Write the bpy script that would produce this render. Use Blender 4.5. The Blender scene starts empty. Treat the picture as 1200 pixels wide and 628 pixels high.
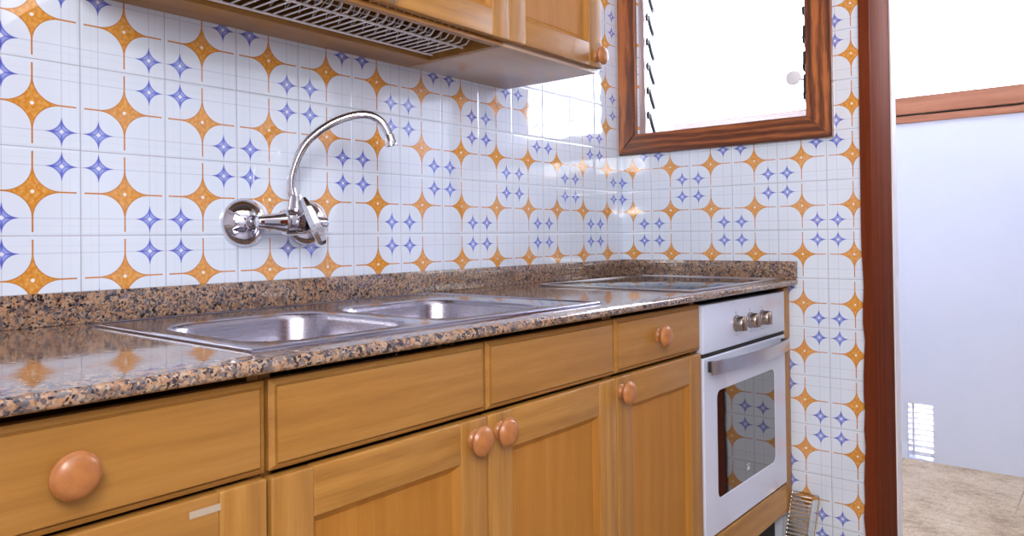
import bpy, bmesh, math, random
from mathutils import Vector, Matrix
random.seed(7)
SC = bpy.context.scene
COL = SC.collection
ZS = 1.38                                   # floor to the reference tile row
def z(v): return v + ZS
def lin(c):
    c = c / 255.0
    return c / 12.92 if c <= 0.04045 else ((c + 0.055) / 1.055) ** 2.4
def rgb(r, g, b): return (lin(r), lin(g), lin(b), 1.0)

# ------------------------------------------------------------------ node helpers
class NT:
    def __init__(s, name):
        s.m = bpy.data.materials.new(name); s.m.use_nodes = True
        s.t = s.m.node_tree; s.n = s.t.nodes; s.l = s.t.links
        s.bsdf = s.n['Principled BSDF']; s.out = s.n['Material Output']
    def new(s, ty, **kw):
        n = s.n.new(ty)
        for k, v in kw.items(): setattr(n, k, v)
        return n
    def put(s, sock, v):
        if isinstance(v, bpy.types.NodeSocket): s.l.new(v, sock)
        else: sock.default_value = v
    def math(s, op, a, b=0.0, c=0.0):
        n = s.new('ShaderNodeMath', operation=op)
        s.put(n.inputs[0], a); s.put(n.inputs[1], b); s.put(n.inputs[2], c)
        return n.outputs[0]
    def sstep(s, v, a, b):
        n = s.new('ShaderNodeMapRange', interpolation_type='SMOOTHSTEP')
        s.put(n.inputs[0], v); n.inputs[1].default_value = a; n.inputs[2].default_value = b
        n.inputs[3].default_value = 0; n.inputs[4].default_value = 1
        return n.outputs[0]
    def mix(s, f, a, b, blend='MIX'):
        n = s.new('ShaderNodeMix', data_type='RGBA', blend_type=blend)
        s.put(n.inputs[0], f); s.put(n.inputs[6], a); s.put(n.inputs[7], b)
        return n.outputs[2]
    def ramp(s, f, stops, interp='LINEAR'):
        n = s.new('ShaderNodeValToRGB'); r = n.color_ramp; r.interpolation = interp
        while len(r.elements) < len(stops): r.elements.new(0.5)
        for e, (p, c) in zip(r.elements, stops): e.position = p; e.color = c
        s.put(n.inputs[0], f); return n.outputs[0]
    def coords(s): return s.new('ShaderNodeTexCoord').outputs['Object']
    def geo(s): return s.new('ShaderNodeNewGeometry').outputs['Position']
    def vmath(s, op, a, b):
        n = s.new('ShaderNodeVectorMath', operation=op)
        s.put(n.inputs[0], a); s.put(n.inputs[1], b)
        return n.outputs[0]
    def noise(s, vec, scale, detail=3, rough=.5, dist=0):
        n = s.new('ShaderNodeTexNoise')
        s.put(n.inputs['Vector'], vec); n.inputs['Scale'].default_value = scale
        n.inputs['Detail'].default_value = detail; n.inputs['Roughness'].default_value = rough
        n.inputs['Distortion'].default_value = dist
        return n
    def bump(s, h, strength, dist, normal=None):
        n = s.new('ShaderNodeBump'); s.put(n.inputs['Height'], h)
        n.inputs['Strength'].default_value = strength; n.inputs['Distance'].default_value = dist
        if normal is not None: s.put(n.inputs['Normal'], normal)
        return n.outputs[0]
    def set(s, **kw):
        for k, v in kw.items(): s.put(s.bsdf.inputs[k], v)

def plain(name, col, rough=.5, metal=0.0, coat=0.0, bump=0.0, bscale=200):
    t = NT(name); t.set(**{'Base Color': col, 'Roughness': rough, 'Metallic': metal, 'Coat Weight': coat})
    p = t.coords(); nz = t.noise(p, bscale, 3)
    if bump: t.set(Normal=t.bump(nz.outputs[0], bump, .002))
    v = t.mix(t.math('MULTIPLY', t.noise(p, 9, 4).outputs[0], .16), col, tuple(c * .75 for c in col[:3]) + (1,))
    t.set(**{'Base Color': v})
    return t.m

def tile_mat(name, axis, u0, parity):
    t = NT(name); sep = t.new('ShaderNodeSeparateXYZ'); t.l.new(t.geo(), sep.inputs[0])
    u = t.math('DIVIDE', t.math('SUBTRACT', sep.outputs[axis], u0), .15)
    v = t.math('DIVIDE', t.math('SUBTRACT', sep.outputs[2], ZS), .15)
    iu = t.math('FLOOR', t.math('ADD', u, .5)); iv = t.math('FLOOR', t.math('ADD', v, .5))
    ax = t.math('ABSOLUTE', t.math('SUBTRACT', u, iu)); ay = t.math('ABSOLUTE', t.math('SUBTRACT', v, iv))
    mx = t.math('MAXIMUM', ax, ay); mn = t.math('MINIMUM', ax, ay)
    par = t.math('FLOORED_MODULO', t.math('ADD', t.math('ADD', t.math('FLOOR', u), t.math('FLOOR', v)), parity), 2.0)
    isblue = t.math('LESS_THAN', par, .5)
    def star(a, b, c, w):
        dx = t.math('MAXIMUM', t.math('SUBTRACT', c, a), 0.0); dy = t.math('MAXIMUM', t.math('SUBTRACT', c, b), 0.0)
        d = t.math('SQRT', t.math('ADD', t.math('MULTIPLY', dx, dx), t.math('MULTIPLY', dy, dy)))
        return t.math('SUBTRACT', d, c - w)
    pos = t.geo()
    base = t.mix(t.noise(pos, 3, 2).outputs[0], rgb(216, 227, 244), rgb(222, 231, 245))
    # faint grey cross lines
    def line(v0, w): 
        a = t.math('SUBTRACT', 1.0, t.sstep(t.math('ABSOLUTE', t.math('SUBTRACT', ax, v0)), w * .6, w * 1.4))
        b = t.math('SUBTRACT', 1.0, t.sstep(t.math('ABSOLUTE', t.math('SUBTRACT', ay, v0)), w * .6, w * 1.4))
        return t.math('MAXIMUM', a, b)
    col = t.mix(t.math('MULTIPLY', line(.3, .0052), .40), base, rgb(150, 152, 185))
    col = t.mix(t.math('MULTIPLY', line(.385, .0055), .09), col, rgb(160, 160, 185))
    # blue stars near every second corner
    bx = t.math('ABSOLUTE', t.math('SUBTRACT', ax, .3)); by = t.math('ABSOLUTE', t.math('SUBTRACT', ay, .3))
    bd = star(bx, by, .172, .0035)
    bm = t.math('MULTIPLY', t.math('MULTIPLY', t.sstep(bd, -.003, .004), isblue), t.math('LESS_THAN', t.math('MAXIMUM', bx, by), .165))
    core = t.math('ADD', bx, by)
    bcol = t.ramp(core, [(0.0, rgb(232, 232, 248)), (.026, rgb(225, 226, 246)), (.032, rgb(122, 140, 216)), (.065, rgb(158, 172, 232)), (.095, rgb(112, 124, 208)), (.16, rgb(120, 130, 206))])
    cross = t.math('MULTIPLY', t.math('SUBTRACT', 1.0, t.sstep(t.math('MINIMUM', bx, by), .004, .012)), t.sstep(core, .03, .06))
    bcol = t.mix(t.math('MULTIPLY', cross, .8), bcol, rgb(70, 82, 190))
    col = t.mix(bm, col, bcol)
    # orange stars on every tile centre
    od = star(ax, ay, .29, .0095)
    om = t.math('MULTIPLY', t.sstep(od, -.003, .004), t.math('LESS_THAN', mx, .458))
    blot = t.noise(pos, 150, 3).outputs[0]
    ocol = t.mix(t.sstep(blot, .35, .7), rgb(208, 136, 48), rgb(226, 168, 92))
    edge = t.math('SUBTRACT', 1.0, t.sstep(od, .004, .022))
    ocol = t.mix(t.math('MULTIPLY', edge, .75), ocol, rgb(186, 112, 50))
    dot = t.math('SUBTRACT', 1.0, t.sstep(t.math('SQRT', t.math('ADD', t.math('MULTIPLY', ax, ax), t.math('MULTIPLY', ay, ay))), .017, .024))
    ocol = t.mix(dot, ocol, rgb(240, 235, 235))
    col = t.mix(om, col, ocol)
    gr = t.sstep(mx, .4925, .4955)
    col = t.mix(t.math('MULTIPLY', gr, .8), col, t.mix(t.noise(pos, 14, 2).outputs[0], rgb(112, 112, 134), rgb(158, 157, 176)))
    # per-tile tilt + pillow edge + slow waviness
    wn = t.new('ShaderNodeTexWhiteNoise', noise_dimensions='2D'); cmb = t.new('ShaderNodeCombineXYZ')
    t.l.new(iu, cmb.inputs[0]); t.l.new(iv, cmb.inputs[1]); t.l.new(cmb.outputs[0], wn.inputs['Vector'])
    sepc = t.new('ShaderNodeSeparateColor'); t.l.new(wn.outputs['Color'], sepc.inputs[0])
    lx = t.math('SUBTRACT', u, iu); ly = t.math('SUBTRACT', v, iv)
    tilt = t.math('ADD', t.math('MULTIPLY', lx, t.math('SUBTRACT', sepc.outputs[0], .5)), t.math('MULTIPLY', ly, t.math('SUBTRACT', sepc.outputs[1], .5)))
    h = t.math('ADD', t.math('MULTIPLY', t.math('SUBTRACT', 1.0, t.sstep(mx, .465, .497)), .5), t.math('MULTIPLY', tilt, 1.1))
    h = t.math('ADD', h, t.math('MULTIPLY', t.noise(pos, 16, 1).outputs[0], .22))
    t.set(**{'Base Color': col, 'Roughness': t.mix(gr, (.045, .045, .045, 1), (.6, .6, .6, 1)), 'Normal': t.bump(h, .6, .0016), 'IOR': 2.0})
    return t.m

def wood_mat(name, axis, light, mid, dark, scale=1.0, rough=.42, coat=.06, boards=0.0, contrast=1.0, figure=0.0, spec=.5):
    t = NT(name); p = t.coords()
    rnd = t.new('ShaderNodeObjectInfo').outputs['Random']
    off = t.new('ShaderNodeCombineXYZ')
    for i, k in enumerate((3.1, 5.7, 7.3)): t.l.new(t.math('MULTIPLY', rnd, k), off.inputs[i])
    p = t.vmath('ADD', p, off.outputs[0])
    st = [1.0, 1.0, 1.0]; st[axis] = .055
    q = t.vmath('MULTIPLY', p, tuple(st))
    warp = t.noise(t.vmath('MULTIPLY', p, (2.0, 2.0, 2.0)), 1.5, 2).outputs[0]
    broad = t.noise(q, 26 * scale, 4, .55, .6).outputs[0]
    fine = t.noise(q, 210 * scale, 3, .6).outputs[0]
    st2 = [1.0, 1.0, 1.0]; st2[axis] = .16
    w = t.new('ShaderNodeTexWave', wave_type='RINGS', rings_direction='XYZ'[axis]); t.put(w.inputs['Vector'], t.vmath('MULTIPLY', p, tuple(st2)))
    w.inputs['Scale'].default_value = 11 * scale; w.inputs['Distortion'].default_value = 5.0
    w.inputs['Detail'].default_value = 3; w.inputs['Detail Scale'].default_value = 1.4
    f = t.math('ADD', t.math('MULTIPLY', broad, .56), t.math('MULTIPLY', fine, .36))
    f = t.math('ADD', f, t.math('MULTIPLY', t.math('SUBTRACT', w.outputs['Fac'], .5), .10 + figure))
    f = t.math('ADD', t.math('MULTIPLY', t.math('SUBTRACT', f, .45), contrast), .47)
    col = t.ramp(f, [(.22, dark), (.48, mid), (.74, light)])
    if boards:
        sp = t.new('ShaderNodeSeparateXYZ'); t.l.new(p, sp.inputs[0])
        a = sp.outputs[1]
        wn = t.new('ShaderNodeTexWhiteNoise', noise_dimensions='1D'); t.l.new(t.math('FLOOR', t.math('DIVIDE', a, .085)), wn.inputs['W'])
        col = t.mix(t.math('MULTIPLY', wn.outputs['Value'], boards), col, dark)
    col = t.mix(t.math('MULTIPLY', rnd, .42), col, t.mix(.5, mid, dark))
    t.set(**{'Base Color': col, 'Roughness': rough, 'Coat Weight': coat, 'Coat Roughness': .18, 'Specular IOR Level': spec, 'Normal': t.bump(fine, .10, .0008)})
    return t.m

def granite_mat():
    t = NT('polished_granite'); p = t.geo()
    d = t.noise(p, 120, 2).outputs['Color']
    q = t.vmath('ADD', p, t.vmath('MULTIPLY', t.vmath('SUBTRACT', d, (.5, .5, .5)), (.009, .009, .009)))
    def vor(s):
        v = t.new('ShaderNodeTexVoronoi'); t.put(v.inputs['Vector'], q); v.inputs['Scale'].default_value = s
        sc = t.new('ShaderNodeSeparateColor'); t.l.new(v.outputs['Color'], sc.inputs[0]); return sc.outputs
    a = vor(165); b = vor(320)
    c1 = t.ramp(a[0], [(0, rgb(164, 128, 98)), (.28, rgb(138, 106, 84)), (.44, rgb(166, 139, 116)), (.54, rgb(112, 106, 108)), (.66, rgb(104, 88, 84)), (.76, rgb(54, 55, 68)), (.89, rgb(34, 31, 36))], 'CONSTANT')
    c2 = t.ramp(b[1], [(0, rgb(158, 122, 98)), (.3, rgb(166, 144, 124)), (.5, rgb(100, 90, 92)), (.68, rgb(48, 45, 52)), (.86, rgb(118, 90, 72))], 'CONSTANT')
    blot = t.sstep(t.noise(p, 48, 3, .6).outputs[0], .52, .66)
    col = t.mix(t.math('GREATER_THAN', b[0], .56), c1, c2)
    col = t.mix(t.math('MULTIPLY', blot, .55), col, t.mix(b[2], rgb(46, 43, 50), rgb(102, 103, 114)))
    wav = t.noise(p, 55, 2).outputs[0]
    t.set(**{'Base Color': col, 'Roughness': .07, 'IOR': 1.7, 'Normal': t.bump(wav, .06, .002)})
    return t.m

def brushed_mat(name, r0):
    t = NT(name); p = t.coords()
    n1 = t.noise(t.vmath('MULTIPLY', p, (1, .04, 1)), 420, 2).outputs[0]
    c = t.mix(t.noise(p, 7, 4).outputs[0], rgb(150, 146, 158), rgb(186, 182, 194))
    t.set(**{'Base Color': c, 'Metallic': 1.0, 'Roughness': t.math('ADD', t.math('MULTIPLY', n1, .12), r0), 'Normal': t.bump(n1, .05, .0006)})
    return t.m

def floor_mat():
    t = NT('worn_cement_floor'); p = t.geo()
    a = t.noise(p, 5, 6, .65).outputs[0]; b = t.noise(p, 38, 5, .7).outputs[0]; c = t.noise(p, 150, 2).outputs[0]
    col = t.ramp(t.math('ADD', t.math('MULTIPLY', a, .6), t.math('MULTIPLY', b, .4)), [(.36, rgb(146, 122, 96)), (.5, rgb(196, 174, 144)), (.64, rgb(216, 200, 176))])
    col = t.mix(t.math('MULTIPLY', t.sstep(c, .58, .66), .7), col, rgb(112, 98, 84))
    sp = t.new('ShaderNodeSeparateXYZ'); t.l.new(p, sp.inputs[0])
    def joint(ax, o):
        f = t.math('FRACT', t.math('DIVIDE', t.math('ADD', sp.outputs[ax], o), .45))
        return t.math('SUBTRACT', 1.0, t.sstep(t.math('ABSOLUTE', t.math('SUBTRACT', f, .5)), .003, .008))
    j = t.math('MULTIPLY', t.math('MAXIMUM', joint(0, .02), joint(1, .12)), t.sstep(a, .40, .58))
    col = t.mix(t.math('MULTIPLY', j, .55), col, rgb(98, 84, 72))
    t.set(**{'Base Color': col, 'Roughness': .55, 'Normal': t.bump(b, .2, .003)})
    return t.m

def plaster_mat(name, c1, c2):
    t = NT(name); p = t.geo()
    a = t.noise(p, 2.2, 5, .6).outputs[0]; b = t.noise(p, 60, 4).outputs[0]
    col = t.mix(t.sstep(a, .3, .7), c1, c2)
    col = t.mix(t.math('MULTIPLY', t.sstep(t.noise(p, 23, 5, .75).outputs[0], .70, .78), .35), col, rgb(168, 166, 180))
    t.set(**{'Base Color': col, 'Roughness': .75, 'Normal': t.bump(b, .12, .002)})
    return t.m

def pane_mat(name, clear, milky, tint):
    t = NT(name)
    tr = t.new('ShaderNodeBsdfTransparent'); tr.inputs[0].default_value = tint
    tl = t.new('ShaderNodeBsdfTranslucent'); tl.inputs[0].default_value = tint
    gl = t.new('ShaderNodeBsdfGlossy'); gl.inputs[0].default_value = (1, 1, 1, 1); gl.inputs[1].default_value = .08
    m1 = t.new('ShaderNodeMixShader'); t.put(m1.inputs[0], t.math('ADD', t.math('MULTIPLY', t.noise(t.coords(), 6, 3).outputs[0], .3 * milky), .85 * milky))
    t.l.new(tr.outputs[0], m1.inputs[1]); t.l.new(tl.outputs[0], m1.inputs[2])
    fr = t.new('ShaderNodeFresnel'); fr.inputs[0].default_value = 1.45
    m2 = t.new('ShaderNodeMixShader'); t.l.new(t.math('MULTIPLY', fr.outputs[0], .8), m2.inputs[0])
    t.l.new(m1.outputs[0], m2.inputs[1]); t.l.new(gl.outputs[0], m2.inputs[2])
    t.l.new(m2.outputs[0], t.out.inputs[0]); return t.m

def smoked_glass():
    t = NT('smoked_oven_glass')
    c = t.mix(t.noise(t.coords(), 3, 2).outputs[0], rgb(20, 20, 22), rgb(30, 29, 30))
    t.set(**{'Base Color': c, 'Roughness': .03, 'IOR': 2.3, 'Specular IOR Level': .75})
    return t.m

HL, HM, HD = rgb(183, 137, 71), rgb(162, 113, 49), rgb(126, 82, 32)
M = {}
M['tile_left'] = tile_mat('decorated_tile_left', 1, -.6784 * .15, 0)
M['tile_back'] = tile_mat('decorated_tile_back', 0, .3101 * .15, 1)
for k, ax in (('x', 0), ('y', 1), ('z', 2)):
    M['honey_' + k] = wood_mat('honey_beech_grain_' + k, ax, HL, HM, HD)
    M['dark_' + k] = wood_mat('dark_stained_pine_grain_' + k, ax, rgb(184, 108, 54), rgb(118, 62, 32), rgb(70, 34, 20), 1.5, .38, .15, 0, 1.7, .12)
    M['red_' + k] = wood_mat('reddish_stained_wood_grain_' + k, ax, rgb(134, 66, 38), rgb(112, 52, 29), rgb(82, 36, 20), .7, .8, 0, 0, .9, 0, .03)
M['panel'] = wood_mat('honey_beech_panel', 2, rgb(192, 138, 64), rgb(170, 114, 42), rgb(134, 84, 28), .7, .5, .0, .25, .75, 0, .3)
M['knob'] = wood_mat('turned_wood_knob', 0, rgb(188, 126, 74), rgb(168, 106, 57), rgb(140, 84, 43), 1.6, .36, .15)
M['rail'] = wood_mat('rail_wood', 0, rgb(178, 118, 84), rgb(152, 94, 64), rgb(122, 70, 46), .7, .5, 0)
M['under'] = wood_mat('cabinet_laminate', 1, rgb(206, 180, 154), rgb(196, 170, 144), rgb(182, 152, 124), .8, .22, .2, 0, .6)
M['granite'] = granite_mat(); M['steel'] = brushed_mat('brushed_stainless_steel', .2); M['rimsteel'] = brushed_mat('smooth_stainless_steel', .08); M['floor'] = floor_mat()
M['plaster'] = plaster_mat('painted_plaster_white', rgb(232, 230, 236), rgb(240, 238, 242))
M['lilac'] = plaster_mat('painted_plaster_lilac_white', rgb(203, 209, 224), rgb(208, 213, 227))
M['chrome'] = plain('polished_chrome', rgb(222, 222, 228), .05, 1.0)
M['alu'] = plain('anodised_aluminium', rgb(196, 178, 178), .35, .8)
M['enamel'] = plain('white_enamel', rgb(207, 214, 236), .18, 0, .3)
M['wire'] = plain('white_coated_wire', rgb(250, 248, 252), .3)
M['oldwire'] = plain('worn_chrome_wire', rgb(190, 170, 150), .22, 1.0)
M['black'] = plain('black_metal', rgb(40, 42, 46), .45)
M['gap'] = plain('dark_gap', rgb(26, 22, 20), .7)  # near-black colour standing in for shade in gaps and recesses
M['hob'] = plain('black_ceramic_glass', rgb(14, 14, 16), .04)
M['trim'] = plain('satin_metal_trim', rgb(206, 204, 208), .28, 1.0)
M['glass'] = smoked_glass(); M['knobmetal'] = plain('brownish_satin_metal', rgb(176, 164, 158), .25, 1.0)
M['frost'] = pane_mat('frosted_louvre_glass', 1, .15, (.97, .975, 1, 1))
M['clear'] = pane_mat('clear_window_glass', 1, .02, (.98, .985, 1, 1))
M['tape'] = plain('old_grey_tape', rgb(172, 156, 138), .6)
M['plastic'] = plain('white_plastic', rgb(222, 220, 226), .35)
M['mark'] = plain('light_print', rgb(205, 205, 212), .5)
M['tick'] = plain('grey_print', rgb(96, 98, 110), .5)

# ------------------------------------------------------------------ mesh helpers
class MB:
    def __init__(s): s.bm = bmesh.new()
    def box(s, x0, x1, y0, y1, z0, z1, bev=0.0, seg=2):
        vs = [s.bm.verts.new((x, y, w)) for x in (x0, x1) for y in (y0, y1) for w in (z0, z1)]
        fs = [(0, 1, 3, 2), (4, 6, 7, 5), (0, 4, 5, 1), (2, 3, 7, 6), (0, 2, 6, 4), (1, 5, 7, 3)]
        faces = [s.bm.faces.new([vs[i] for i in f]) for f in fs]
        if bev:
            ed = list({e for f in faces for e in f.edges})
            bmesh.ops.bevel(s.bm, geom=ed, offset=bev, segments=seg, affect='EDGES', profile=.5)
        return s
    def prism(s, pts, axis, a, b):
        def mk(p, h):
            q = [0, 0, 0]; o = [i for i in range(3) if i != axis]
            q[o[0]], q[o[1]], q[axis] = p[0], p[1], h
            return s.bm.verts.new(q)
        A = [mk(p, a) for p in pts]; B = [mk(p, b) for p in pts]
        s.bm.faces.new(A); s.bm.faces.new(B[::-1]); n = len(pts)
        for i in range(n): s.bm.faces.new((A[i], B[i], B[(i + 1) % n], A[(i + 1) % n]))
        return s
    def lathe(s, prof, c, ax, seg=32):
        ax = Vector(ax).normalized(); u = ax.orthogonal().normalized(); w = ax.cross(u); c = Vector(c); rings = []
        for r, h in prof:
            if r < 1e-6: rings.append([s.bm.verts.new(c + ax * h)])
            else: rings.append([s.bm.verts.new(c + ax * h + (u * math.cos(a) + w * math.sin(a)) * r) for a in [2 * math.pi * k / seg for k in range(seg)]])
        for A, B in zip(rings, rings[1:]):
            for k in range(seg):
                f = [A[k % len(A)], A[(k + 1) % len(A)], B[(k + 1) % len(B)], B[k % len(B)]]
                f = list(dict.fromkeys(f))
                if len(f) > 2: s.bm.faces.new(f)
        for R in (rings[0], rings[-1]):
            if len(R) > 2: s.bm.faces.new(R)
        return s
    def tube(s, pts, r, seg=8, cap=True):
        pts = [Vector(p) for p in pts]; n = len(pts); R = r if isinstance(r, (list, tuple)) else [r] * n
        prev = None; rings = []
        for i, p in enumerate(pts):
            d = (pts[min(i + 1, n - 1)] - pts[max(i - 1, 0)]).normalized()
            if prev is None: u = d.orthogonal().normalized()
            else:
                u = prev - d * prev.dot(d)
                u = u.normalized() if u.length > 1e-6 else d.orthogonal().normalized()
            prev = u; w = d.cross(u)
            rings.append([s.bm.verts.new(p + (u * math.cos(a) + w * math.sin(a)) * R[i]) for a in [2 * math.pi * k / seg for k in range(seg)]])
        for A, B in zip(rings, rings[1:]):
            for k in range(seg): s.bm.faces.new((A[k], A[(k + 1) % seg], B[(k + 1) % seg], B[k]))
        if cap: s.bm.faces.new(rings[0]); s.bm.faces.new(rings[-1])
        return s
    def nested(s, y0, y1, z0, z1, loops):
        """rectangular loops in the YZ plane, each (inset, x); first closed at the back, last filled"""
        L = []
        for i, x in loops:
            L.append([s.bm.verts.new((x, y0 + i, z0 + i)), s.bm.verts.new((x, y1 - i, z0 + i)), s.bm.verts.new((x, y1 - i, z1 - i)), s.bm.verts.new((x, y0 + i, z1 - i))])
        for A, B in zip(L, L[1:]):
            for k in range(4): s.bm.faces.new((A[k], A[(k + 1) % 4], B[(k + 1) % 4], B[k]))
        s.bm.faces.new(L[0]); s.bm.faces.new(L[-1]); return s

ORG = {}
def finish(bm, name, mat, angle=32):
    bmesh.ops.recalc_face_normals(bm, faces=bm.faces)
    for f in bm.faces: f.smooth = True
    for e in bm.edges:
        if len(e.link_faces) == 2: e.smooth = e.calc_face_angle(0) < math.radians(angle)
    me = bpy.data.meshes.new(name); bm.to_mesh(me); bm.free()
    me.materials.append(mat); return me
def build(name, mb, mat, parent=None, origin=None, angle=32):
    """mb holds world coordinates; the object's origin is the thing's base"""
    bm = mb.bm
    if parent is not None: org = ORG[parent.as_pointer()]
    else:
        if origin is None:
            xs = [v.co for v in bm.verts]; mn = Vector([min(c[i] for c in xs) for i in range(3)]); mxx = Vector([max(c[i] for c in xs) for i in range(3)])
            origin = ((mn.x + mxx.x) / 2, (mn.y + mxx.y) / 2, mn.z)
        org = Vector(origin)
    bmesh.ops.translate(bm, vec=-org, verts=bm.verts)
    o = bpy.data.objects.new(name, finish(bm, name, mat, angle)); COL.objects.link(o)
    ORG[o.as_pointer()] = org
    if parent is not None: o.parent = parent
    else: o.location = org
    return o
def thing(name, loc, label=None, cat=None, group=None, kind=None):
    o = bpy.data.objects.new(name, None); COL.objects.link(o); o.location = loc; o.empty_display_size = .05
    ORG[o.as_pointer()] = Vector(loc); tag(o, label, cat, group, kind); return o
def tag(o, label=None, cat=None, group=None, kind=None):
    if label: o['label'] = label
    if cat: o['category'] = cat
    if group: o['group'] = group
    if kind: o['kind'] = kind
    return o
def struct(name, mb, mat, label=None, cat=None):
    return tag(build(name, mb, mat), label, cat, None, 'structure')

# ------------------------------------------------------------------ the room
RX, RY, CZ = 2.45, -3.6, 2.62              # right wall, rear wall, ceiling
GB = 1.27                                   # far wall of the gallery behind the kitchen
WT = .30                                    # thickness of the back wall
mb = MB(); mb.box(-.9, RX + .2, RY - .2, GB + 1.5, -.1, 0); struct('floor', mb, M['floor'], 'worn beige cement floor with cracked joints', 'floor')
mb = MB(); mb.box(-.9, RX + .2, RY - .2, GB + .15, CZ, CZ + .1); struct('ceiling', mb, M['plaster'], 'plain white ceiling', 'ceiling')
mb = MB(); mb.box(-.15, 0, RY - .1, 0, 0, CZ); struct('wall_left', mb, M['tile_left'], 'long tiled wall with orange and blue stars behind the sink', 'wall')
def wall_holes(mb, xs, zs, holes, y0, y1):
    g = {}
    def V(i, j, y):
        k = (i, j, y)
        if k not in g: g[k] = mb.bm.verts.new((xs[i], y, zs[j]))
        return g[k]
    solid = lambda i, j: 0 <= i < len(xs) - 1 and 0 <= j < len(zs) - 1 and (i, j) not in holes
    for i in range(len(xs) - 1):
        for j in range(len(zs) - 1):
            if not solid(i, j): continue
            for y in (y0, y1): mb.bm.faces.new((V(i, j, y), V(i + 1, j, y), V(i + 1, j + 1, y), V(i, j + 1, y)))
            for di, dj, a, b in ((-1, 0, (i, j), (i, j + 1)), (1, 0, (i + 1, j), (i + 1, j + 1)), (0, -1, (i, j), (i + 1, j)), (0, 1, (i, j + 1), (i + 1, j + 1))):
                if not solid(i + di, j + dj): mb.bm.faces.new((V(*a, y0), V(*b, y0), V(*b, y1), V(*a, y1)))
WX0, WX1, WZ0, WZ1 = .0, .745, z(-.095), z(.93)      # window frame, outer size
IX0, IX1, IZ0, IZ1 = .070, .670, z(-.024), z(.86)    # window frame, inner size
DX0, DX1, DZ1 = .85, 1.62, 2.08                      # doorway between jambs
# tiled inner skin and plastered body of the back wall
mb = MB(); wall_holes(mb, [0, IX0 + .002, IX1 - .002, DX0 - .028, DX1 + .03, RX], [0, IZ0 + .002, IZ1 - .002, DZ1 + .02, CZ], {(1, 1), (3, 0), (3, 1), (3, 2)}, 0, .012)
struct('wall_back', mb, M['tile_back'], 'tiled end wall with orange and blue stars around the window', 'wall')
mb = MB(); wall_holes(mb, [-.9, IX0 - .01, IX1 + .01, DX0 - .019, DX1, RX + .2], [0, IZ0 - .01, IZ1 + .01, DZ1, CZ], {(1, 1), (3, 0), (3, 1), (3, 2)}, .0125, WT)
struct('wall_back_body', mb, M['plaster'], 'white plaster reveal behind the wooden door frame', 'wall')
mb = MB(); mb.box(RX, RX + .15, RY - .1, 0, 0, CZ); struct('wall_right', mb, M['tile_left'])
mb = MB(); mb.box(0, RX, RY - .1, RY, 0, CZ); struct('wall_front', mb, M['plaster'])
mb = MB(); mb.box(RX - .045, RX - .001, -1.95, -1.05, .0, 2.05, .003); struct('added_reflection_door', mb, M['red_z'])  # unseen dark slab added so the chrome has something brown to mirror
# gallery beyond the doorway
mb = MB(); VX0, VX1, VZ1 = .668, .767, z(-1.135)
RZ0, RZ1 = z(.092), z(.205)
wall_holes(mb, [-.9, VX0, VX1, 1.85], [0, VZ1, RZ1 - .03], {(1, 0)}, GB, GB + .14)
struct('wall_gallery_back', mb, M['lilac'], 'low lilac white wall of the room beyond the doorway', 'wall')
mb = MB(); mb.box(-.9, -.8, WT, GB, 0, CZ); struct('wall_gallery_left', mb, M['lilac'])
mb = MB(); mb.box(1.75, 1.85, WT, GB, 0, CZ); struct('wall_gallery_right', mb, M['lilac'])

# window_1: louvred kitchen window
w1 = thing('window_1', ((WX0 + WX1) / 2, 0, WZ0), 'louvred frosted window in a dark wood frame above the hob', 'window', None, 'structure')
def mitred(name, pts, mat):
    mb = MB(); mb.prism(pts, 1, -.022, .055)
    bmesh.ops.bevel(mb.bm, geom=[e for e in mb.bm.edges if all(v.co.y < -.02 for v in e.verts)], offset=.004, segments=2, affect='EDGES')
    return build(name, mb, mat, w1)
o_, i_ = (WX0 + .001, WX1, WZ0, WZ1), (IX0, IX1, IZ0, IZ1)
mitred('frame_stile', [(o_[0], o_[2]), (i_[0], i_[2]), (i_[0], i_[3]), (o_[0], o_[3])], M['dark_z'])
mitred('frame_stile', [(i_[1], i_[2]), (o_[1], o_[2]), (o_[1], o_[3]), (i_[1], i_[3])], M['dark_z'])
mitred('frame_rail', [(o_[0], o_[2]), (o_[1], o_[2]), (i_[1], i_[2]), (i_[0], i_[2])], M['dark_x'])
mitred('frame_rail', [(i_[0], i_[3]), (i_[1], i_[3]), (o_[1], o_[3]), (o_[0], o_[3])], M['dark_x'])
for a, b in ((IX0 + .0005, IX0 + .022), (IX1 - .012, IX1 - .0005)):
    mb = MB(); mb.box(a, b, .012, .022, IZ0 + .001, IZ1 - .001, .001); mb.box(a, a + (b - a) * .35, .022, .075, IZ0 + .001, IZ1 - .001)
    build('metal_channel', mb, M['alu'], w1)
zc = IZ0 + .045; pitch = .0885
while zc < IZ1 - .03:
    mb = MB(); mb.prism([(.028, zc + .048), (.033, zc + .048), (.079, zc - .046), (.074, zc - .046)], 0, IX0 + .030, IX1 - .020)
    pane = build('louvre_pane', mb, M['frost'], w1)
    for xa, xb in ((IX0 + .025, IX0 + .034), (IX1 - .022, IX1 - .0135)):
        mb = MB(); mb.prism([(.028, zc + .032), (.036, zc + .034), (.056, zc - .004), (.076, zc - .032), (.070, zc - .036), (.050, zc - .008)], 0, xa, xb)
        mb.prism([(.019, zc + .030), (.026, zc + .040), (.030, zc + .018), (.024, zc + .012)], 0, xa, xb)
        build('pane_clip', mb, M['black'], pane)
    zc += pitch
wk = thing('x', (0, 0, 0)); bpy.data.objects.remove(wk)
mb = MB(); kx, ky, kz = .655, -.012, z(.094)
mb.lathe([(.004, 0), (.010, .001), (.012, .006), (.012, .014), (.009, .017), (.0, .018)], (kx - .012, ky - .004, kz), (-.55, -.8, .05), 20)
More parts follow.
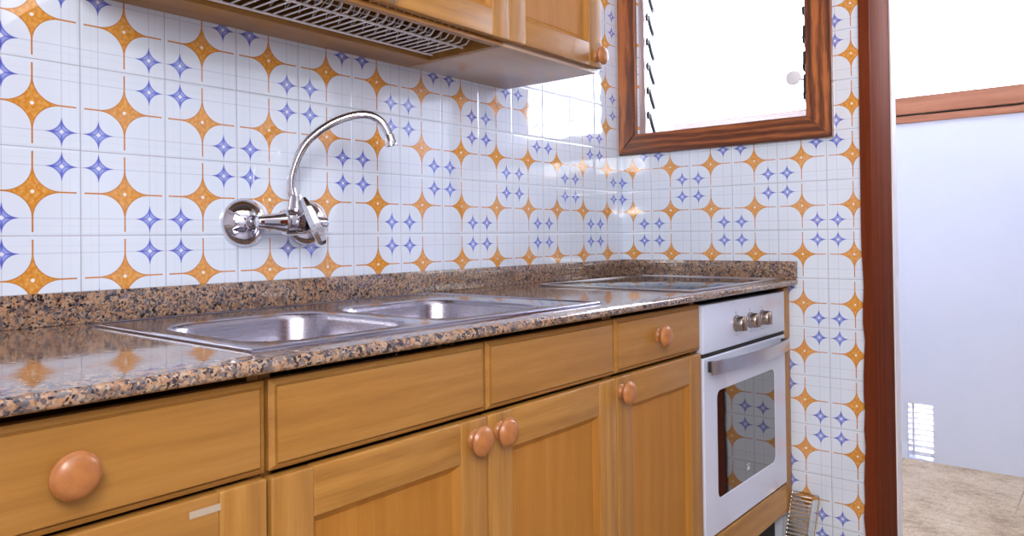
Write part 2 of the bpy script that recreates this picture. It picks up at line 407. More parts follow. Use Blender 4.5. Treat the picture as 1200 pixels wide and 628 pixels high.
# flat winding knob
mb2 = MB(); mb2.lathe([(0, 0), (.014, .0), (.021, .003), (.0235, .008), (.022, .013), (.014, .016), (0, .0165)], (kx - .018, ky - .012, kz), (-.05, -.99, .05), 32)
mb2.tube([(kx + .013, .004, kz - .004), (kx - .018, ky - .006, kz)], .0045, 8)
mb.bm.free()
wknob = build('winder_knob', mb2, M['plastic'], w1)
mb = MB(); mb.box(kx + .004, kx + .0145, -.010, .010, kz - .045, kz + .012, .002); mb.box(kx + .002, kx + .0145, -.006, .008, kz + .045, kz + .085, .002); mb.box(kx + .002, kx + .0145, -.006, .008, kz + .125, kz + .165, .002)
build('operator_bracket', mb, M['black'], w1)

# door frame
d1 = thing('door_1', (DX0, .0, 0), 'reddish brown wooden door frame right of the tiled end wall', 'door frame', None, 'structure')
mb = MB(); n = 40; pts = []
for k in range(n + 1):                      # ragged left edge where the tiles were broken out
    h = DZ1 * k / n; x = .8165 + .010 * h / DZ1 * .55 + (random.uniform(-.003, .004) if h < .95 else 0) + (.004 if .3 < h < .88 else 0)
    pts.append((x, h))
pts += [(.850, DZ1), (.850, 0)]
mb.prism(pts, 1, -.012, -.0005); build('casing', mb, M['red_z'], d1)
mb = MB(); mb.box(DX0 - .018, DX0 - .003, -.0004, .2445, .001, DZ1 - .001, .001); build('jamb', mb, M['red_z'], d1)
mb = MB(); mb.box(DX1 - .02, DX1 + .06, -.012, -.0005, 0, DZ1, .002); mb.box(DX1 - .02, DX1 - .001, 0, .245, .001, DZ1 - .001); build('jamb', mb, M['red_z'], d1)
mb = MB(); mb.box(DX0 + .02, DX1 - .021, -.012, .245, DZ1 - .022, DZ1 - .002, .002); build('head', mb, M['red_x'], d1)

mb = MB(); mb.box(DX0 - .0185, DX0 + .0005, .2455, WT, 0, DZ1 - .023); struct('wall_back_reveal', mb, M['plaster'], 'thin white plaster edge right of the wooden door frame', 'wall')
# window_2: big gallery window above the low wall
w2 = thing('window_2', (.8, GB, RZ0), 'bright window with a brown wooden sill rail beyond the doorway', 'window', None, 'structure')
mb = MB(); mb.box(-.79, 1.749, GB - .022, GB - .001, z(.129), RZ1, .003); build('window_rail', mb, M['rail'], w2)
mb = MB(); mb.box(-.79, 1.749, GB - .014, GB - .001, RZ0, z(.122), .002); build('window_sill', mb, M['rail'], w2)
mb = MB(); mb.box(-.79, 1.749, GB - .006, GB - .001, z(.120), z(.131)); build('shadow_groove', mb, M['gap'], w2)  # dark strip between rail and sill, groove shade put into its colour
mb = MB(); mb.box(-.8, 1.749, GB - .01, GB + .05, CZ - .08, CZ); build('window_head', mb, M['red_x'], w2)
mb = MB(); mb.box(-.8, 1.749, GB + .03, GB + .034, RZ1 - .03, CZ - .08); build('window_pane', mb, M['clear'], w2)
# vent grille low in the gallery wall
vg = thing('vent_grille', (.717, GB + .08, 0), 'small white louvred vent low in the lilac wall beyond the doorway', 'vent')
mb = MB(); mb.box(VX0 + .001, VX0 + .008, GB + .095, GB + .115, .0, VZ1 - .001); mb.box(VX1 - .008, VX1 - .001, GB + .095, GB + .115, .0, VZ1 - .001); mb.box(VX0 + .008, VX1 - .008, GB + .095, GB + .115, VZ1 - .012, VZ1 - .001); mb.box(VX0 + .008, VX1 - .008, GB + .095, GB + .115, 0.0045, .014)
build('frame', mb, M['plastic'], vg)
mb = MB(); mb.box(VX0 + .0005, VX0 + .003, GB + .002, GB + .094, .002, VZ1 - .001); mb.box(VX0 + .003, VX1 - .001, GB + .002, GB + .094, .001, .004); build('bright_reveal_lining', mb, M['enamel'], vg)  # white lining added to brighten the reveal like light falling through the slats
for k in range(9):
    mb = MB(); c = .022 + k * .0245; mb.prism([(GB + .097, c + .019), (GB + .098, c + .0205), (GB + .112, c + .0015), (GB + .111, c)], 0, VX0 + .008, VX1 - .008)
    build('slat', mb, M['plastic'], vg)

# ------------------------------------------------------------------ cabinets
XF = .603
KNOB = None
def knob_mesh(size=1.13):
    mb = MB(); s = size
    mb.lathe([(.0135 * s, 0), (.0135 * s, .002), (.0098 * s, .005), (.0088 * s, .010), (.0115 * s, .0145), (.0190 * s, .0165), (.0212 * s, .0185), (.0216 * s, .0205), (.0208 * s, .0225), (.0200 * s, .0230), (.0195 * s, .0242), (.0165 * s, .0272), (.0110 * s, .0296), (.005 * s, .0306), (0, .0308)], (0, 0, 0), (1, 0, 0), 44)
    return finish(mb.bm, 'knob', M['knob'], 50)
KME = knob_mesh()
def knob(parent, x, y, h):
    o = bpy.data.objects.new('knob', KME); COL.objects.link(o); o.parent = parent
    o.location = Vector((x, y, h)) - ORG[parent.as_pointer()]; return o
def drawer_front(root, y0, y1, z0, z1, xf=XF, kn=None):
    mb = MB(); mb.nested(y0, y1, z0, z1, [(.0, xf - .020), (0, xf - .0065), (.0065, xf - .0025), (.0068, xf - .0045), (.0085, xf - .0045), (.0092, xf - .0004), (.011, xf)])
    o = build('drawer_front', mb, M['honey_y'], root)
    if kn: knob(o, xf, *kn)
    return o
def door(root, y0, y1, z0, z1, xf=XF, kn=None, fw=.062, rw=.066):
    mb = MB(); mb.box(xf - .02, xf, y0, y0 + fw, z0, z1, .003, 3); mb.box(xf - .02, xf, y1 - fw, y1, z0, z1, .003, 3)
    o = build('door', mb, M['honey_z'], root)
    for a, b in ((z0, z0 + rw), (z1 - rw, z1)):
        mb = MB(); mb.box(xf - .0195, xf - .0004, y0 + fw, y1 - fw, a, b, .0025, 3); build('rail', mb, M['honey_y'], o)
    mb = MB(); g = .0005; mb.nested(y0 + fw - g, y1 - fw + g, z0 + rw - g, z1 - rw + g, [(0, xf - .019), (0, xf - .0035), (.004, xf - .006), (.011, xf - .0125), (.0125, xf - .0125), (.0135, xf - .0115)])
    build('panel', mb, M['panel'], o)
    if kn: knob(o, xf, *kn)
    return o
CB = z(-1.245); CT = z(-.5475)               # carcass bottom and top
def carcass(root, y0, y1, xb=.58, back=True):
    mb = MB(); t = .016
    mb.box(.03, xb, y0 + .0008, y0 + t, CB, CT); mb.box(.03, xb, y1 - t, y1 - .0008, CB, CT); mb.box(.03, xb, y0 + t, y1 - t, CB, CB + t)
    if back: mb.box(.03, .036, y0 + t, y1 - t, CB + t, CT)
    mb.box(xb - .02, xb, y0 + t, y1 - t, CT - .05, CT) if not back else None
    build('carcass', mb, M['honey_y'], root)
    mb = MB(); mb.box(.53, .546, y0 + .0008, y1 - .0008, 0, CB - .0005); build('plinth', mb, M['gap'], root)  # near-black plinth, shade of the toe recess put into its colour
DT, DB, DRB = z(-.560), z(-.673), z(-.681)   # drawer top, drawer bottom, door top
SEAM = [-2.245, -1.8365, -1.431, -1.0295, -.6285]
g_ = .002
cA = thing('base_cabinet', (.3, -2.04, 0), 'wooden base cabinet at the left frame edge, drawer with one large round knob', 'cabinet')
carcass(cA, SEAM[0], SEAM[1])
drawer_front(cA, SEAM[0] + g_, SEAM[1] - g_ * 1.5, DB, DT, kn=(-2.062, z(-.615)))
dA = door(cA, SEAM[0] + g_, SEAM[1] - g_ * 1.5, CB + .005, DRB + .002, kn=(-2.21, z(-.72)), rw=.07)
mb = MB(); mb.box(XF - .0005, XF + .0004, -1.938, -1.9005, DRB - .019, DRB - .011); tag(build('tape_remnant', mb, M['tape'], dA), 'strip of old grey tape')
cB = thing('base_cabinet', (.3, -1.43, 0), 'wide wooden sink cabinet with two doors whose round knobs meet in the middle', 'cabinet')
carcass(cB, SEAM[1], SEAM[3])
drawer_front(cB, SEAM[1] + g_ * 1.5, SEAM[2] - g_, DB, DT); drawer_front(cB, SEAM[2] + g_, SEAM[3] - g_, DB, DT)
door(cB, SEAM[1] + g_ * 1.5, SEAM[2] - g_, CB + .005, DRB, kn=(-1.4655, z(-.712)))
door(cB, SEAM[2] + g_, SEAM[3] - g_, CB + .005, DRB, kn=(-1.4015, z(-.711)))
cD = thing('base_cabinet', (.3, -.83, 0), 'narrow wooden base cabinet beside the white oven, knobs on drawer and door', 'cabinet')
carcass(cD, SEAM[3], SEAM[4])
drawer_front(cD, SEAM[3] + g_, SEAM[4] - g_, DB, DT, kn=(-.850, z(-.612)))
door(cD, SEAM[3] + g_, SEAM[4] - g_, CB + .005, DRB, kn=(-1.012, z(-.711)))
cE = thing('oven_cabinet', (.3, -.3, 0), 'wooden oven housing with end filler strip and low panel under the white oven', 'cabinet')
mb = MB(); mb.box(.03, .58, SEAM[4] + .0008, SEAM[4] + .006, CB, CT); mb.box(.03, .58, -.030, -.014, CB, CT); mb.box(.03, .58, SEAM[4] + .006, -.030, CB, CB + .016)
build('carcass', mb, M['honey_y'], cE)
mb = MB(); mb.box(.5805, XF, -.047, -.002, CB, z(-.553), .002); build('filler_strip', mb, M['honey_z'], cE)
mb = MB(); mb.nested(SEAM[4] + .004, -.0485, CB, z(-1.158), [(0, XF - .02), (0, XF - .003), (.004, XF)]); build('lower_panel', mb, M['honey_y'], cE)
mb = MB(); mb.box(.53, .546, SEAM[4] + .001, -.001, 0, CB - .0005); build('plinth', mb, M['gap'], cE)  # plinth colour carries the recess shade here too

# oven
OY0, OY1 = -.6215, -.0485
ov = thing('oven', (.3, -.335, CB + .017), 'white built-in oven with smoked glass door and three knobs', 'oven')
mb = MB(); mb.box(.05, XF - .045, OY0 + .004, OY1 - .004, CB + .0165, z(-.565)); build('body', mb, M['gap'], ov)
mb = MB(); mb.box(XF - .022, XF + .001, OY0, OY1, z(-.686), z(-.5635), .003, 3); cp = build('control_panel', mb, M['enamel'], ov)
for ky_, kz_ in ((-.418, -.627), (-.323, -.627), (-.234, -.628)):
    kz_ = z(kz_)
    mb = MB(); c = (XF + .001, ky_, kz_)
    mb.lathe([(.0225, 0), (.0225, .004), (.0205, .006), (.0200, .022), (.0188, .024), (0, .024)], c, (1, 0, 0), 32)
    mb.box(XF + .022, XF + .031, ky_ - .006, ky_ + .006, kz_ - .0185, kz_ + .0185, .002)
    build('control_knob', mb, M['knobmetal'], cp)
    for a, b, c_, d in ((-.002, .002, .028, .032), (-.001, .001, .0245, .027), (.004, .008, -.034, -.030), (-.010, -.008, -.033, -.029)):
        mb = MB(); mb.box(XF + .0008, XF + .0013, ky_ + a, ky_ + b, kz_ + c_, kz_ + d); build('printed_mark', mb, M['tick'], cp)
DZ0, DZ_1 = z(-1.152), z(-.6965)
GY0, GY1, GZ0, GZ1 = -.545, -.138, z(-1.066), z(-.788)
mb = MB()                                    # door: enamel frame with a rounded window
def rrect(y0, y1, z0, z1, r, n=6):
    P = []
    for cy, cz_, a0 in ((y1 - r, z1 - r, 0), (y0 + r, z1 - r, 90), (y0 + r, z0 + r, 180), (y1 - r, z0 + r, 270)):
        for k in range(n + 1):
            a = math.radians(a0 + 90 * k / n); P.append((cy + r * math.cos(a), cz_ + r * math.sin(a)))
    return P
loops = [(rrect(OY0, OY1, DZ0, DZ_1, .004), XF - .022), (rrect(OY0, OY1, DZ0, DZ_1, .004), XF - .002), (rrect(OY0 + .003, OY1 - .003, DZ0 + .003, DZ_1 - .003, .003), XF + .001),
         (rrect(GY0, GY1, GZ0, GZ1, .02), XF + .001), (rrect(GY0 + .0015, GY1 - .0015, GZ0 + .0015, GZ1 - .0015, .0195), XF - .0008), (rrect(GY0 + .0015, GY1 - .0015, GZ0 + .0015, GZ1 - .0015, .0195), XF - .022)]
LV = [[mb.bm.verts.new((x, p[0], p[1])) for p in P] for P, x in loops]
for A, B in zip(LV, LV[1:] + LV[:1]):
    for k in range(len(A)): mb.bm.faces.new((A[k], A[(k + 1) % len(A)], B[(k + 1) % len(A)], B[k]))
dr = build('oven_door', mb, M['enamel'], ov)
mb = MB(); mb.prism(rrect(GY0 + .001, GY1 - .001, GZ0 + .001, GZ1 - .001, .0195), 0, XF - .012, XF - .0005); pg = build('door_glass', mb, M['glass'], dr)
mb = MB()                                    # small maker's mark on the glass
c0, c1 = -.345, z(-1.034)
mb.box(XF - .0006, XF + .0002, c0 - .008, c0 + .008, c1 - .006, c1 + .004)
mb.box(XF - .0006, XF + .0002, c0 - .008, c0 - .004, c1 + .007, c1 + .012); mb.box(XF - .0006, XF + .0002, c0 + .004, c0 + .008, c1 + .007, c1 + .012)
build('printed_mark', mb, M['mark'], dr)
mb = MB(); n = 22; A = []                    # bowed strap handle
for k in range(n + 1):
    s_ = k / n; yy = -.606 + (.546) * s_; bow = math.sin(math.pi * s_) ** .62
    A.append((XF + .020 + .027 * bow, yy))
pl = [(x, y) for x, y in A] + [(x - .005, y) for x, y in reversed(A)]
mb.prism(pl, 2, z(-.7365), z(-.7025))
build('handle', mb, M['trim'], dr, angle=25)
for a, b in ((-.598, -.582), (-.084, -.068)):
    mb = MB(); mb.box(XF + .0012, XF + .0175, a, b, z(-.733), z(-.706), .001); build('handle_mount', mb, M['black'], dr)

mb = MB(); mb.box(XF - .030, XF - .0015, OY0 + .002, OY1 - .002, z(-.6960), z(-.6863)); build('gap_shade_strip', mb, M['gap'], ov)  # added dark strip filling the gap, painting the shade between panel and door

# ------------------------------------------------------------------ worktop, upstands
TZ, TB = z(-.5285), z(-.5465)
SX0, SX1, SY0, SY1 = .088, .552, -1.822, -1.056   # sink cut-out
HX0, HX1, HY0, HY1 = .14, .575, -.635, -.095      # hob cut-out
mb = MB(); xs = [.001, SX0, HX0, SX1, HX1, .630]; ys = [-2.75, SY0, SY1, HY0, HY1, -.001]
def hole(i, j): return (j == 1 and 1 <= i <= 2) or (j == 3 and 2 <= i <= 3)
gv = {}
def gV(i, j, t):
    if (i, j, t) not in gv: gv[(i, j, t)] = mb.bm.verts.new((xs[i], ys[j], TZ if t else TB))
    return gv[(i, j, t)]
for i in range(5):
    for j in range(5):
        if hole(i, j): continue
        for t in (0, 1): mb.bm.faces.new((gV(i, j, t), gV(i + 1, j, t), gV(i + 1, j + 1, t), gV(i, j + 1, t)))
        for di, dj, a, b in ((-1, 0, (i, j), (i, j + 1)), (1, 0, (i + 1, j), (i + 1, j + 1)), (0, -1, (i, j), (i + 1, j)), (0, 1, (i, j + 1), (i + 1, j + 1))):
            ii, jj = i + di, j + dj
            if not (0 <= ii < 5 and 0 <= jj < 5) or hole(ii, jj):
                mb.bm.faces.new((gV(*a, 0), gV(*b, 0), gV(*b, 1), gV(*a, 1)))
bmesh.ops.recalc_face_normals(mb.bm, faces=mb.bm.faces)
fe = [e for e in mb.bm.edges if all(abs(v.co.x - .630) < 1e-5 for v in e.verts) and abs(e.verts[0].co.z - e.verts[1].co.z) < 1e-6]
bmesh.ops.bevel(mb.bm, geom=fe, offset=.0075, segments=5, affect='EDGES', profile=.5)
tag(build('worktop', mb, M['granite']), 'polished speckled granite worktop running along the tiled wall', 'worktop')
SPT = z(-.4725)
for y0, y1, lb in ((-2.75, -.642, 'long granite upstand behind the sink along the left wall'), (-.6412, -.0215, 'short granite upstand left of the hob against the left wall')):
    mb = MB(); mb.box(.0008, .020, y0, y1, TZ + .0002, SPT, .0015); tag(build('upstand', mb, M['granite']), lb, 'upstand')
mb = MB(); mb.box(.0008, .630, -.0208, -.0008, TZ + .0002, SPT, .0015); tag(build('upstand', mb, M['granite']), 'granite upstand behind the hob under the window wall', 'upstand')

# ------------------------------------------------------------------ sink
sk = thing('kitchen_sink', (.32, -1.44, TZ), 'stainless steel double bowl sink set into the granite worktop', 'sink')
RZ = TZ + .0035
SO = (.068, .5715, -1.840, -1.0385); YM = -1.4775
BW = [(.205, .522, -1.796, -1.503), (.205, .522, -1.452, -1.150)]
def loopxy(x0, x1, y0, y1, r, n=8):
    return [(p[0], p[1]) for p in rrect(x0, x1, y0, y1, r, n)]
mb = MB()
cells = [(SO[0], SO[1], SO[2], YM), (SO[0], SO[1], YM, SO[3])]
NA = 8
def rect_match(cell, n=NA):
    x0, x1, y0, y1 = cell; P = []
    cs = [(x1, y1), (x0, y1), (x0, y0), (x1, y0)]
    mids = [(x1, (y0 + y1) / 2), ((x0 + x1) / 2, y1), (x0, (y0 + y1) / 2), ((x0 + x1) / 2, y0)]
    for q in range(4):
        c = Vector(cs[q]); a = Vector(mids[q]); b = Vector(mids[(q + 1) % 4])
        a2 = c + (a - c) * .35; b2 = c + (b - c) * .35
        for k in range(n + 1):
            f = k / n; P.append(tuple(a2.lerp(c, f * 2)) if f <= .5 else tuple(c.lerp(b2, f * 2 - 1)))
    return P
for cell, b in zip(cells, BW):
    seq = [(rect_match(cell), RZ), (loopxy(b[0] - .010, b[1] + .010, b[2] - .010, b[3] + .010, .078), RZ), (loopxy(b[0] - .003, b[1] + .003, b[2] - .003, b[3] + .003, .072), RZ - .0012)]
    L = [[mb.bm.verts.new((x, y, h)) for x, y in P] for P, h in seq]
    for A, B in zip(L, L[1:]):
        for k in range(len(A)): mb.bm.faces.new((A[k], A[(k + 1) % len(A)], B[(k + 1) % len(A)], B[k]))
bmesh.ops.remove_doubles(mb.bm, verts=mb.bm.verts, dist=1e-5)
x0, x1, y0, y1 = SO                            # rolled outer edge
cx_ = [(x0, y0), (x1, y0), (x1, y1), (x0, y1)]
def off(d, h): return [mb.bm.verts.new((x + (d if x > .3 else -d), y + (d if y > -1.4 else -d), h)) for x, y in cx_]
E = [off(.0, RZ), off(.0015, RZ - .0006), off(.002, RZ - .0032)]
for A, B in zip(E, E[1:]):
    for k in range(4): mb.bm.faces.new((A[k], A[(k + 1) % 4], B[(k + 1) % 4], B[k]))
build('rim', mb, M['rimsteel'], sk)
mb = MB(); L = []
for ins, h in ((.0, -.001), (.001, .0012), (.004, .0022), (.009, .0024), (.0115, .0010), (.0125, -.0008)):
    L.append([mb.bm.verts.new((x + (-ins if x > .3 else ins), y + (-ins if y > -1.4 else ins), RZ + h)) for x, y in cx_])
for A, B in zip(L, L[1:]):
    for k in range(4): mb.bm.faces.new((A[k], A[(k + 1) % 4], B[(k + 1) % 4], B[k]))
build('rolled_edge', mb, M['rimsteel'], sk)
for b in BW:
    mb = MB(); L = []
    for ins, h, r in ((-.003, -.0012, .072), (0, -.004, .070), (.003, -.012, .068), (.010, -.105, .064), (.016, -.130, .060), (.030, -.146, .050), (.055, -.152, .035), (.10, -.155, .02)):
        L.append([mb.bm.verts.new((x, y, RZ + h)) for x, y in loopxy(b[0] + ins, b[1] - ins, b[2] + ins, b[3] - ins, r)])
    for A, B in zip(L, L[1:]):
        for k in range(len(A)): mb.bm.faces.new((A[k], A[(k + 1) % len(A)], B[(k + 1) % len(A)], B[k]))
    mb.bm.faces.new(L[-1])
    bo = build('bowl', mb, M['steel'], sk, angle=50)
    mb = MB(); mb.lathe([(.045, .0), (.043, .002), (.034, .002), (.030, -.0005), (0, -.0005)], ((b[0] + b[1]) / 2, (b[2] + b[3]) / 2, RZ - .1545), (0, 0, 1), 32)
    build('drain', mb, M['chrome'], bo)

# ------------------------------------------------------------------ hob
hb = thing('ceramic_hob', (.36, -.365, TZ), 'black ceramic glass hob with metal edge at the end of the worktop', 'hob')
HO = (.118, .594, -.655, -.075)
mb = MB(); mb.box(HO[0] + .004, HO[1] - .004, HO[2] + .004, HO[3] - .004, TZ + .0003, TZ + .005, .0008); gp = build('glass_plate', mb, M['hob'], hb)
mb = MB(); t = .004
for a in ((HO[0], HO[0] + t, HO[2], HO[3]), (HO[1] - t, HO[1], HO[2], HO[3]), (HO[0] + t, HO[1] - t, HO[2], HO[2] + t), (HO[0] + t, HO[1] - t, HO[3] - t, HO[3])):
    mb.box(*a, TZ + .0003, TZ + .006, .001)
build('metal_edge', mb, M['trim'], hb)
for (hx, hy, hr) in ((.25, -.51, .07), (.25, -.22, .09), (.46, -.51, .09), (.46, -.22, .07)):
    mb = MB(); mb.lathe([(hr, 0), (hr, .0002), (hr - .0015, .0002), (hr - .0015, 0)], (hx, hy, TZ + .00495), (0, 0, 1), 48); build('cooking_ring', mb, M['tick'], gp)

# ------------------------------------------------------------------ tap
FZ = z(-.350); FX = .072; FYL, FYR, FYC = -1.514, -1.361, -1.435
tp = thing('mixer_tap', (0, FYC, FZ), 'chrome wall mixer tap with swan neck spout above the sink', 'tap')
for yy in (FYL, FYR):
    mb = MB(); mb.lathe([(.0500, .0), (.0510, .003), (.0500, .007), (.0455, .014), (.0370, .022), (.0270, .0285), (.0190, .032), (.0150, .0335), (.0140, .036), (0, .036)], (0, yy, FZ), (1, 0, 0), 48); es = build('escutcheon', mb, M['chrome'], tp, angle=40)
    mb = MB(); mb.lathe([(.0115, .033), (.0115, .046), (0, .046)], (0, yy, FZ), (1, 0, 0), 6)
    mb.lathe([(.0105, .044), (.0105, FX), (0, FX)], (0, yy, FZ), (1, 0, 0), 24); build('union_nut', mb, M['chrome'], es)
mb = MB(); L_ = FYR - FYL                      # body: tapered bar between the inlets with a thicker middle
mb.lathe([(0, -.014), (.010, -.013), (.0125, -.008), (.0135, 0), (.0160, .020), (.0195, .040), (.0215, .046), (.0260, .049), (.0275, .055), (.0275, .094), (.0260, .100), (.0220, .104), (.0180, .118), (.0125, L_ - .010), (.0115, L_ + .001), (0, L_ + .003)], (FX, FYL, FZ), (0, 1, 0), 40)
build('body', mb, M['chrome'], tp, angle=30)
mb = MB(); mb.lathe([(.0215, .010), (.0215, .020), (.0195, .024), (.017, .026), (.017, .032), (0, .032)], (FX, FYC, FZ), (1, 0, -.08), 32); build('cartridge', mb, M['chrome'], tp)
# spout
d_ = Vector((.13, .15, 0)).normalized(); P0 = Vector((FX, FYC, 0))
prof = [(0, -.335), (0, -.318), (-.004, -.300), (-.009, -.277), (-.007, -.250), (.004, -.215), (.021, -.184), (.044, -.161), (.075, -.140), (.107, -.1265), (.137, -.1205), (.161, -.1240), (.179, -.1355), (.190, -.153), (.195, -.166), (.198, -.178)]
def catmull(P, m=5):
    out = []
    for i in range(len(P) - 1):
        p0, p1, p2, p3 = P[max(i - 1, 0)], P[i], P[i + 1], P[min(i + 2, len(P) - 1)]
        for k in range(m):
            t = k / m; out.append(p1 * 1 if t == 0 else .5 * ((2 * p1) + (p2 - p0) * t + (2 * p0 - 5 * p1 + 4 * p2 - p3) * t * t + (3 * p1 - p0 - 3 * p2 + p3) * t ** 3))
    out.append(P[-1]); return out
pts = catmull([P0 + d_ * a + Vector((0, 0, z(h))) for a, h in prof])
mb = MB(); mb.tube(pts, .0088, 20)
sp = build('spout', mb, M['chrome'], tp, angle=50)
mb = MB(); e = (pts[-1] - pts[-6]).normalized(); mb.lathe([(.0100, -.016), (.0112, -.014), (.0112, -.004), (.0122, -.002), (.0122, .009), (.0105, .011), (0, .011)], pts[-1], e, 24); build('aerator', mb, M['chrome'], sp)
mb = MB(); mb.lathe([(.0180, .018), (.0180, .028), (.0160, .032), (.0125, .052), (.0105, .058), (0, .058)], (FX, FYC, FZ), (0, 0, 1), 28); build('spout_collar', mb, M['chrome'], sp)
# lever: slanted two-faced blade in front of the cartridge
mb = MB()
top = Vector((FX + .022, FYC + .003, FZ + .051)); bot = Vector((FX + .062, FYC + .024, FZ - .047))
ax_ = (bot - top).normalized(); side = Vector((.85, -.50, 0)).normalized(); nrm = ax_.cross(side).normalized()
R_ = []
for f, wdt, th in ((0, .006, .005), (.06, .010, .0075), (.35, .017, .0125), (.7, .018, .0125), (.93, .015, .010), (1.0, .009, .006)):
    c = top.lerp(bot, f)
    R_.append([mb.bm.verts.new(c + side * (wdt * a) + nrm * (th * b)) for a, b in ((-1, .2), (-.55, 1), (0, .72), (.55, 1), (1, .2), (.7, -.8), (-.7, -.8))])
for A, B in zip(R_, R_[1:]):
    for k in range(7): mb.bm.faces.new((A[k], A[(k + 1) % 7], B[(k + 1) % 7], B[k]))
mb.bm.faces.new(R_[0]); mb.bm.faces.new(R_[-1])
build('lever', mb, M['chrome'], tp, angle=20)

# ------------------------------------------------------------------ wall cabinets
UZ, UT, UX, UF = z(.0535), z(.76), .320, .340
u1 = thing('wall_cabinet', (.16, -.85, UZ), 'wooden wall cabinet nearest the window with a knob at lower right', 'cabinet')
mb = MB(); mb.box(.0008, UX, -1.0445, -.6565, UZ, UT, .001); build('carcass', mb, M['under'], u1)
door(u1, -1.0435, -.6575, UZ + .0095, UT, UF + .001, kn=(-.685, z(.091)), fw=.058, rw=.062)
u2 = thing('wall_cabinet', (.16, -1.45, UZ), 'open-bottomed wooden wall cabinet above the sink holding the dish drainer', 'cabinet')
mb = MB(); t = .016; Y0, Y1 = -1.848, -1.046
mb.box(.0008, UX, Y0, Y0 + t, UZ, UT); mb.box(.0008, UX, Y1 - t, Y1, UZ, UT); mb.box(.0008, UX, Y0 + t, Y1 - t, UT - t, UT); mb.box(.0008, .006, Y0 + t, Y1 - t, UZ + .02, UT - t)
build('carcass', mb, M['honey_y'], u2)
mb = MB(); mb.box(.0008, .098, Y0 + t, Y1 - t, UZ, UZ + .016, .001); build('back_rail', mb, M['honey_y'], u2)
mb = MB(); mb.box(UX - .018, UX, Y0 + t, Y1 - t, UZ, UZ + .010, .001); build('front_rail', mb, M['honey_y'], u2)
YM2 = -1.446
door(u2, YM2 + .0015, Y1 + .0005, UZ + .0095, UT, UF + .001, kn=(-1.420, z(.0905)), fw=.058, rw=.062)
door(u2, Y0, YM2 - .0015, UZ + .0095, UT, UF + .001, kn=(-1.472, z(.0905)), fw=.058, rw=.062)

# dish drainer hanging in the open-bottomed cabinet
dd = thing('dish_drainer', (.16, -1.44, z(.064)), 'white wire dish drainer under the open-bottomed wall cabinet', 'dish rack')
A0, A1 = -1.815, -1.056; ZR = z(.066)
mb = MB()
for x in (.104, .208): mb.tube([(x, A0, ZR), (x, A1, ZR)], .0027, 8)
for y in (A0, A1): mb.tube([(.104, y, ZR), (.208, y, ZR)], .0027, 8)
mb.tube([(.290, A0, ZR + .035), (.290, A1, ZR + .035)], .0024, 8)
build('long_wires', mb, M['wire'], dd)
n = 33; mb = MB()
for k in range(n):
    y = A0 + .012 + (A1 - A0 - .024) * k / (n - 1)
    mb.tube([(.100, y, ZR + .0035), (.205, y, ZR + .0035), (.226, y, ZR + .005), (.236, y, ZR + .014), (.239, y, ZR + .050)], .0019, 6)
build('cross_wires', mb, M['wire'], dd)
mb = MB(); pts = []
for k in range(46):
    y = A0 + .01 + (A1 - A0 - .02) * k / 45; pts.append((.125 if k % 2 else .165, y, ZR + (.010 if k % 2 else .050)))
mb.tube(pts, .0016, 5)
mb.tube([(.104, A0, ZR + .055), (.104, A1, ZR + .055)], .002, 6); mb.tube([(.165, A0, ZR + .052), (.165, A1, ZR + .052)], .002, 6)
build('plate_holder_wires', mb, M['wire'], dd)

# oven shelf leaning in the corner between oven cabinet and doorway
os_ = thing('oven_shelf', (.64, -.05, 0), 'shiny wire oven shelf leaning on the tiles beside the oven cabinet', 'rack')
def lean(x, s): return Vector((x, -.012 - .10 * (1 - s / .19), .004 + s))
mb = MB(); X0, X1 = .607, .690
fr = [lean(X0, 0), lean(X0, .205), lean(X0 + .01, .213), lean(X1 - .01, .213), lean(X1, .205), lean(X1, 0), lean(X0, 0)]
fr = [lean(X0, 0), lean(X0, .190), lean(X1 - .006, .190), lean(X1, .183), lean(X1, 0), lean(X0, 0)]
mb.tube(fr, .0024, 8); build('frame', mb, M['oldwire'], os_)
mb = MB()
for k in range(17):
    s_ = .012 + k * .0105; mb.tube([lean(X0, s_) + Vector((0, -.002, 0)), lean(X1 - .020, s_) + Vector((0, -.002, 0))], .0034, 8)
mb.tube([lean(X1 - .022, 0), lean(X1 - .022, .19)], .0018, 6)
build('bars', mb, M['oldwire'], os_)

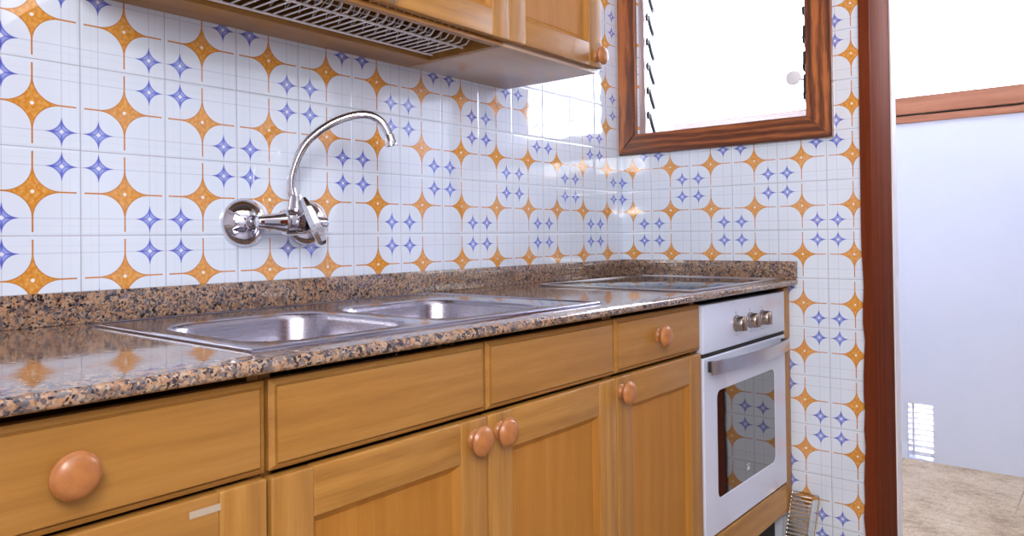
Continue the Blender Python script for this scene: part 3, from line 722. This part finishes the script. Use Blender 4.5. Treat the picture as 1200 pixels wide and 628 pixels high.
# ------------------------------------------------------------------ light
w = bpy.data.worlds.new('World'); SC.world = w; w.use_nodes = True
bg = w.node_tree.nodes['Background']; bg.inputs[0].default_value = (.87, .915, 1.0, 1); bg.inputs[1].default_value = 16
def area(name, loc, target, sx, sy, power, col):
    l = bpy.data.lights.new(name, 'AREA'); l.shape = 'RECTANGLE'; l.size = sx; l.size_y = sy; l.energy = power; l.color = col
    o = bpy.data.objects.new(name, l); COL.objects.link(o); o.location = loc
    o.rotation_euler = (Vector(target) - Vector(loc)).to_track_quat('-Z', 'Y').to_euler(); return o
area('ceiling_fill', (1.45, -1.5, 2.58), (1.45, -1.5, 0), 1.3, 1.6, 5, (.95, .98, 1))  # added soft fill standing in for light bounced off the ceiling
area('rear_fill', (1.95, -2.75, 1.85), (1.45, 0, 1.0), .9, .7, 49, (1, .99, .975))  # added soft fill behind the camera, aimed to brighten the tiled end wall
area('camera_flash', (1.40, -2.42, 1.16), (.3, -.4, 1.05), .24, .05, 1.3, (1, .99, .97))

# ------------------------------------------------------------------ camera
cam = bpy.data.cameras.new('camera'); co = bpy.data.objects.new('camera', cam); COL.objects.link(co); SC.camera = co
yaw, pit, rol, f_, sy_ = -.6910, .0111, -.0117, 869.2072, 267.8084
fw = Vector((math.sin(yaw) * math.cos(pit), math.cos(yaw) * math.cos(pit), math.sin(pit)))
r0 = Vector((math.cos(yaw), -math.sin(yaw), 0)); u0 = r0.cross(fw)
R = r0 * math.cos(rol) + u0 * math.sin(rol); U = -r0 * math.sin(rol) + u0 * math.cos(rol)
mt = Matrix((R, U, -fw)).transposed().to_4x4(); mt.translation = Vector((1.4196, -2.3501, z(-.3860)))
co.matrix_world = mt
cam.sensor_fit = 'HORIZONTAL'; cam.sensor_width = 36; cam.lens = f_ / 1200 * 36; cam.shift_y = (sy_ - 314) / 1200; cam.clip_start = .02

SC.view_settings.view_transform = 'Standard'; SC.view_settings.look = 'None'; SC.view_settings.gamma = 1; SC.view_settings.use_curve_mapping = False
SC.view_settings.exposure = 0.0
SC.cycles.use_denoising = True
SC.cycles.max_bounces = 10; SC.cycles.transparent_max_bounces = 16; SC.cycles.diffuse_bounces = 5
SC.cycles.sample_clamp_indirect = 8.0
